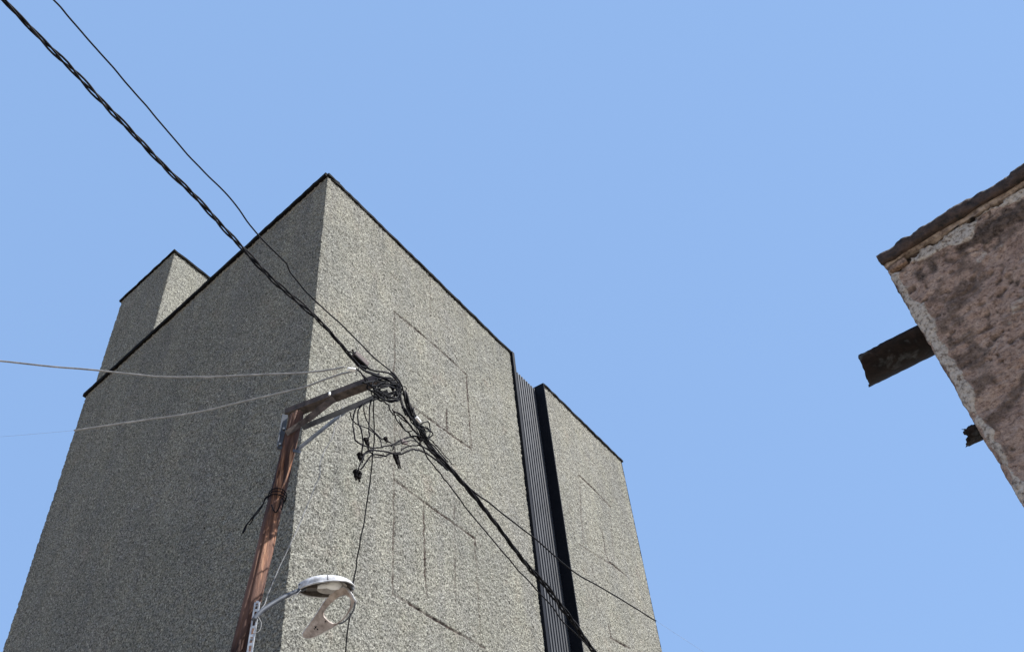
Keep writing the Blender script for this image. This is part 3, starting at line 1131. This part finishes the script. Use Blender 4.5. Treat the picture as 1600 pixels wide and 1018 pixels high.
main = [(-60, -75), (9, 3), (59, 55), (121, 118), (186, 186), (253, 256), (314, 317), (377, 386), (437, 447), (493, 495), (536, 542), (553, 563)]
twisted('overhead_cable', zpath(main, (7.9, 7.62)), 0.0108, 0.0080, 3, 0.6, 'thick twisted bundle of black cables crossing the sky to the pole bracket')
sec = [(34, -56), (84, 0), (133, 56), (196, 128), (250, 191), (305, 254), (359, 309), (404, 368), (445, 409), (457, 430), (493, 470), (542, 515), (577, 551), (612, 581), (626, 598), (632, 620)]
cable('overhead_cable', zpath(sec, (8.25, 7.45)), 0.0068, 'cable', 'single thin black cable running above the thick twisted bundle across the sky', n=10, wob=0.002)
cable('overhead_wire', zpath([(-90, 556), (0, 564), (79, 572), (149, 578), (236, 587), (300, 589), (344, 588), (437, 584), (501, 580), (538, 573)], (8.3, 7.62)), 0.0092, 'greycable',
      'upper of the two grey wires running left from the bracket, crossing the left sky', wob=0.002)
cable('overhead_wire', zpath([(116, 672), (196, 660), (300, 645), (430, 615), (477, 604), (524, 587), (556, 578)], (8.0, 7.62)), 0.0095, 'greycable',
      'lower of the two grey wires running left from the bracket over the shaded wall', wob=0.002)
cable('overhead_wire', zpath([(-100, 690), (0, 682), (60, 677), (116, 672)], (8.2, 8.0)), 0.0010, 'greycable',
      'hair thin wire faint against the sky left of the building')

GB = 'black cables running right from the bracket'
bun = [(632, 612), (641, 640), (655, 668), (671, 696), (690, 718), (708, 737), (746, 781), (783, 829), (820, 878), (860, 924), (881, 952), (927, 1016), (968, 1080)]
twisted('overhead_cable', [WP(*p) for p in bun], 0.013, 0.0125, 3, 0.6, 'thick black cable bundle descending to the right across the sunlit wall')
# upper branch runs to an anchor on the far corner of the building
st_ = WP(708, 738)
up_px = [(734, 762), (783, 800), (831, 837), (891, 888), (932, 913), (980, 942), (1025, 969)]
upl = [WP(672, 700, 0.02), st_] + [WP(x, y, 0.02) for x, y in up_px]
cable('overhead_wire', upl, 0.0085, 'cable', 'thin black wire branching to the far right edge of the tall building', wob=0.004)
cable('overhead_wire', [upl[-1], WP(1080, 1005, 0.02), WP(1140, 1044, 0.02)], 0.0012, 'greycable', 'hair thin wire leaving the far right edge of the tall building')
low = [(655, 690), (667, 712), (684, 735), (701, 755), (727, 791), (753, 822), (783, 859), (820, 901), (860, 944), (881, 972), (912, 1002), (930, 1022), (965, 1068)]
cable('overhead_wire', [WP(*p, 0.03) for p in low], 0.0068, 'cable', 'thin black wire running just below the thick bundle on the sunlit wall', wob=0.003)
drop = [(585, 612), (584, 640), (585, 680), (582, 712), (580, 740), (575, 774), (564, 840), (558, 870), (553, 905), (549, 940), (545, 972), (540, 1018), (536, 1070)]
cable('hanging_cable', [WP(*p, -0.05 - 0.09 * i) for i, p in enumerate(drop)], 0.0065, 'cable2', 'long thin cable hanging straight down from the tangle past the street lamp', wob=0.003)
slack = [(536, 636), (527, 658), (520, 681), (503, 714), (500, 740), (484, 778), (466, 823), (438, 882), (416, 934), (404, 962)]
cable('hanging_cable', [PP(*p, 0.09) for p in slack], 0.0045, 'greycable', 'slack grey wire drooping from the bracket arm down to the lamp arm', wob=0.005)

LK = 'black lead curled through the tangle of cables at the bracket end'
GT = 'black leads in the tangle at the bracket end'


def c4(x, y): return (530 + x / 9.19, 540 + y / 9.19)
def c5(x, y): return (530 + x / 8.48, 640 + y / 8.48)


k_ = 0
def lead(pts, conv, r=0.007, label='black lead curled through the tangle of cables at the bracket end', mt='cable', n=7, wob=0.0035, name='cable_lead', base=None):
    global k_
    label = label or LK
    k_ += 1
    if label == LK:
        xs_ = sum(p[0] for p in pts) / len(pts)
        if conv is c4:
            label = 'black lead coiled in the dense knot round the end of the lower arm' if pts[0][1] > 450 else 'black lead curving from the suspension clamp round the knot'
        else:
            label = 'black lead passing from the knot into the start of the right bundle' if xs_ > 900 else 'black lead strung between the dangling connectors'
    off = base if base is not None else ((k_ * 0.037) % 0.16) - 0.06
    return cable(name, [WP(*conv(x, y), off + 0.02 * math.sin(i * 1.7 + k_)) for i, (x, y) in enumerate(pts)], r, mt, label, 'cable', GT, n, wob, 6)


LK = 'black lead curled through the tangle of cables at the bracket end'
lead([(180, 180), (280, 290), (420, 370), (600, 440), (740, 500), (830, 580), (868, 700), (850, 780)], c4, 0.0105)
lead([(150, 130), (280, 262), (450, 340), (640, 375), (760, 420), (830, 500), (865, 600), (872, 740)], c4, 0.009)
lead([(200, 180), (330, 330), (520, 420), (680, 470), (790, 560), (850, 660)], c4, 0.010)
lead([(60, 30), (200, 110), (330, 230), (430, 330)], c4, 0.006)
lead([(740, 380), (810, 430), (850, 530), (875, 680), (895, 800), (930, 900), (990, 1010)], c4, 0.011)
lead([(760, 400), (840, 520), (868, 640), (884, 760), (910, 880), (950, 990)], c4, 0.009)
lead([(340, 525), (420, 522), (520, 490), (640, 480), (760, 525), (830, 620), (870, 720), (830, 785), (740, 775), (620, 715), (540, 640), (470, 565)], c4, 0.010)
lead([(400, 540), (400, 600), (430, 635), (490, 660), (580, 740), (700, 780), (840, 765), (875, 700)], c4, 0.009)
lead([(490, 590), (540, 690), (620, 760), (740, 795), (850, 780), (880, 730)], c4, 0.012)
lead([(460, 780), (530, 765), (600, 780), (690, 830), (720, 900), (780, 1000)], c4, 0.007)
lead([(240, 330), (300, 370), (350, 440), (375, 500), (405, 545), (470, 590), (560, 650)], c4, 0.008)
lead([(290, 290), (262, 350), (238, 430)], c4, 0.004)
lead([(350, 420), (400, 480), (430, 540), (500, 600), (650, 690)], c4, 0.006)
lead([(520, 500), (600, 520), (650, 550), (760, 590), (830, 640)], c4, 0.006)
lead([(700, 560), (760, 610), (800, 690), (850, 730)], c4, 0.012)
lead([(470, 570), (540, 580), (640, 570), (740, 560), (790, 520)], c4, 0.011)
lead([(480, 640), (560, 620), (700, 580), (790, 600), (850, 650), (820, 740), (700, 720), (600, 650)], c4, 0.008)
for q in range(14):
    a0 = random.uniform(0, 6.28); rx = random.uniform(110, 235); ry = random.uniform(70, 165)
    ox, oy = 680 + random.uniform(-40, 50), 610 + random.uniform(-45, 45)
    sp_ = random.uniform(3.2, 6.0)
    lead([(ox + rx * math.cos(a0 + sp_ * i / 8) * (1 + 0.12 * random.uniform(-1, 1)), oy + ry * math.sin(a0 + sp_ * i / 8) * (1 + 0.12 * random.uniform(-1, 1))) for i in range(9)], c4, random.uniform(0.004, 0.0065),
         'thin black lead looped round inside the dense knot at the arm end')
for q in range(5):
    x0 = random.uniform(820, 900); x1 = random.uniform(1180, 1320)
    lead([(x0 + (x1 - x0) * i / 6, -20 + (470 + 40 * q) * i / 6 + random.uniform(-28, 28)) for i in range(7)], c5, 0.005)
# droppers from the arm
lead([(300, 290), (215, 700)][:0] or [(430, -140), (300, -80), (215, 0), (180, 150), (190, 300), (240, 410), (320, 470), (450, 498), (580, 490), (700, 450), (850, 390), (960, 352), (1060, 340)], c5, 0.0075, 'black lead hanging in a deep U below the bracket arm to the right')
lead([(440, -160), (320, -90), (262, 0), (250, 130), (290, 280), (312, 420), (292, 600)], c5, 0.0075, 'black lead dropping from the arm to a connector')
lead([(330, -80), (325, 0), (350, 100), (400, 220), (470, 300), (560, 380), (600, 390), (690, 445)], c5, 0.006, 'black lead slanting down from the arm to a small connector')
lead([(420, -120), (405, 0), (395, 200), (402, 330), (380, 430), (390, 520), (450, 590)], c5, 0.0075, 'black lead dropping beside the long hanging cable')
lead([(140, 20), (165, 120), (220, 180), (340, 230), (460, 300), (550, 390), (557, 490)], c5, 0.0055, 'black lead sagging from the arm underside')
lead([(280, 640), (340, 570), (420, 535), (550, 540), (700, 570), (830, 580), (920, 540), (1000, 525), (1100, 550), (1200, 600), (1330, 700), (1440, 800)], c5, 0.0085, 'black lead running from the dangling connectors into the right bundle')
lead([(235, 850), (275, 750), (330, 610), (400, 550), (470, 535)], c5, 0.0065, 'short black lead ending in the lowest connector')
lead([(285, 790), (350, 700), (430, 600), (520, 590), (600, 612), (660, 580), (740, 572), (810, 570)], c5, 0.0075, 'black lead looping from the lowest connector to the right')
lead([(460, 620), (530, 628), (620, 605)], c5, 0.0045)
lead([(820, 540), (900, 490), (1000, 473), (1100, 480), (1200, 530), (1300, 620), (1400, 720)], c5, 0.007)
lead([(720, 520), (735, 470), (830, 440), (920, 410), (1010, 415), (1070, 450), (1140, 550)], c5, 0.006)
lead([(690, 480), (760, 430), (860, 380), (980, 350), (1060, 350)], c5, 0.008)
lead([(700, 540), (740, 490), (745, 560)], c5, 0.004)
lead([(870, -20), (920, 80), (980, 190), (1080, 205), (1180, 250), (1240, 320), (1185, 372), (1200, 480)], c5, 0.007)
lead([(1080, 190), (1160, 150), (1198, 180), (1195, 260), (1160, 290)], c5, 0.0065)
lead([(700, -10), (740, 100), (800, 190), (880, 270), (960, 350), (1060, 450), (1180, 540), (1300, 640), (1440, 790)], c5, 0.007)
lead([(760, 60), (860, 150), (960, 215), (965, 265), (915, 288), (850, 240), (790, 130)], c5, 0.006)
lead([(720, 20), (840, 90), (930, 190), (1010, 300), (1100, 390), (1160, 460), (1240, 530), (1340, 630), (1440, 740)], c5, 0.009)
lead([(985, -30), (990, 100), (1040, 190), (1140, 240), (1200, 300), (1185, 400), (1260, 480), (1440, 690)], c5, 0.006)
lead([(880, -10), (960, 120), (1000, 200), (1120, 280)], c5, 0.009)
lead([(1230, 410), (1330, 520), (1440, 640), (1500, 730)], c5, 0.005)

# connectors
GC = 'black cable connectors dangling in the tangle'


def connector(p5, wpx, hpx, rot, label, legs=0, mt='conn'):
    c = WP(*c5(*p5), 0.02)
    k2 = (WP(*c5(p5[0] + 10, p5[1]), 0.02) - WP(*c5(*p5), 0.02))
    sx = k2.length / 10
    ux = k2.normalized(); uy = nR.cross(ux).normalized()
    if uy.z < 0: uy = -uy
    cr, sr = math.cos(math.radians(rot)), math.sin(math.radians(rot))
    a = ux * cr + uy * sr; b_ = -ux * sr + uy * cr
    w_, h_ = wpx * sx / 2 * 0.66, hpx * sx / 2 * 0.84
    root = thing('cable_connector', tuple(c), label, 'connector', GC)
    mbx = MB()
    mbx.box(c, a * w_, nR * w_ * 0.5, b_ * h_ * 0.72)
    mbx.box(c + b_ * h_ * 0.25, a * w_ * 1.25, nR * w_ * 0.6, b_ * h_ * 0.22)
    o = mbx.build('housing', M[mt], root)
    bv = o.modifiers.new('bevel', 'BEVEL'); bv.width = 0.006; bv.segments = 2
    for s in (-1, 1):
        mbx = MB()
        ln = 0.45 + 0.25 * random.random()
        mbx.tube([c - b_ * h_ * 0.6 + a * (s * w_ * 0.55), c - b_ * h_ * (0.85 + ln * 0.6) + a * (s * w_ * 0.6)], w_ * 0.28, 6)
        mbx.build('stub', M[mt], root)
    mbx = MB(); mbx.tube([c + nR * w_ * 0.6, c + nR * w_ * 1.1], w_ * 0.3, 6)
    mbx.build('bolt', M[mt], root)
    return root


connector((285, 615), 80, 95, -20, 'black connector at the left end of the dangling leads, above the lowest one')
connector((242, 850), 95, 115, -22, 'lowest black connector hanging at the bottom left of the tangle')
connector((362, 412), 60, 95, 0, 'small black connector between the hanging leads, higher up')
connector((614, 385), 46, 60, 10, 'smallest black connector in the middle of the hanging leads')
connector((758, 640), 60, 150, 0, 'long forked black connector pointing straight down from the tangle')
connector((855, 425), 48, 110, 75, 'reddish black splice lying along the leads right of the tangle', mt='clampb')
connector((1062, 368), 55, 62, 10, 'small black connector where the leads cross near the right bundle')
connector((1115, 265), 40, 60, 50, 'small black connector beside the white insulator')
connector((1330, 690), 36, 110, 52, 'black clamp round the start of the right cable bundle')
connector((1200, 510), 28, 60, 50, 'small black clamp just above the start of the right bundle')
# suspension clamp and insulators
root = thing('suspension_clamp', tuple(at_z(563, 562, 7.62)), 'brown and black suspension clamp where the thick bundle meets the bracket', 'cable clamp')
p, q = at_z(553, 552, 7.64), at_z(573, 571, 7.60)
mb = MB(); mb.bar(p, q, hh, 0.06, 0.055)
o = mb.build('body', M['clampb'], root); bv = o.modifiers.new('bevel', 'BEVEL'); bv.width = 0.008; bv.segments = 2
mb = MB(); mb.tube([p + Z * -.03, q + Z * -.035], 0.022, 8); mb.build('jaw', M['conn'], root, True)
mb = MB(); mb.tube([p, p + (p - q) * 0.15 + Z * 0.03], 0.008, 6); mb.build('bolt', M['conn'], root)


def insulator(a, b_, r, label):
    n_ = 9
    pts_ = [a.lerp(b_, i / n_) for i in range(n_ + 1)]
    rr = [r * (0.55 if i in (0, n_) else (1.0 if i % 2 else 0.72)) for i in range(n_ + 1)]
    mbx = MB(); mbx.tube(pts_, rr, 12)
    return tag(mbx.build('insulator', M['porcelain'], None, True, origin=tuple(a)), label, 'insulator')


insulator(at_z(543, 576, 7.6), at_z(557, 578, 7.6), 0.022, 'small pale insulator where the two grey wires reach the bracket')
insulator(WP(650, 651, 0.12), WP(657, 660, 0.12), 0.018, 'small white insulator right of the cable tangle catching the sun')
# wire wrapped round the pole with a loose tail
root = thing('wire_tie', tuple(PP(433, 775, 0.08)), 'dark wire wrapped round the wooden pole with a loose twisted tail', 'wire')
for i in range(3):
    c = Pg + axis * ((PP(433, 773 + i * 3) - Pg).dot(axis))
    tl = Matrix.Rotation(0.18 * (i - 1.5), 3, hs)
    pts_ = [c + tl @ ((aa * math.cos(t_ * .449) + bb * math.sin(t_ * .449)) * 0.083) for t_ in range(15)]
    mb = MB(); mb.tube(pts_, 0.0045, 6); mb.build('loop', M['cable'], root, True)
for k3, (dx, dy, r_) in enumerate(((0, 0, .0065), (3, 2, .005), (-2, 3, .004))):
    pts_ = [PP(x + dx * i / 4, y + dy * i / 4, .09 + 0.01 * i) for i, (x, y) in enumerate([(424, 772), (414, 780), (405, 794), (395, 806), (386, 817), (380, 832)][:6 - (k3 == 1)])]
    mb = MB(); mb.tube(wobble(spline(pts_, 4), 0.005), r_, 6); mb.build('tail', M['cable'], root, True)
pts_ = [PP(x, y, .10) for x, y in ((424, 788), (430, 800), (436, 792), (440, 778), (443, 783), (440, 796))]
mb = MB(); mb.tube(spline(pts_, 5), 0.0055, 6); mb.build('tail', M['cable'], root, True)
# curl of bare wire by the lamp arm
cable('hanging_cable', [PP(x, y, .08) for x, y in ((470, 921), (462, 930), (455, 941), (450, 936), (456, 930), (466, 926))], 0.003, 'greycable', 'small curl of thin wire under the lamp arm', n=5)
cable('hanging_cable', [PP(x, y, .13) for x, y in ((400, 958), (408, 972), (405, 985), (396, 988), (400, 976))], 0.003, 'greycable', 'small loop of thin wire at the perforated strip', n=5)
cable('hanging_cable', [CF(x, y) for x, y in ((790, 470), (785, 520), (760, 590), (710, 660), (650, 705), (600, 712))], 0.007, 'galv', 'thin grey wire tracing the open side of the hanging lamp cover', n=5)
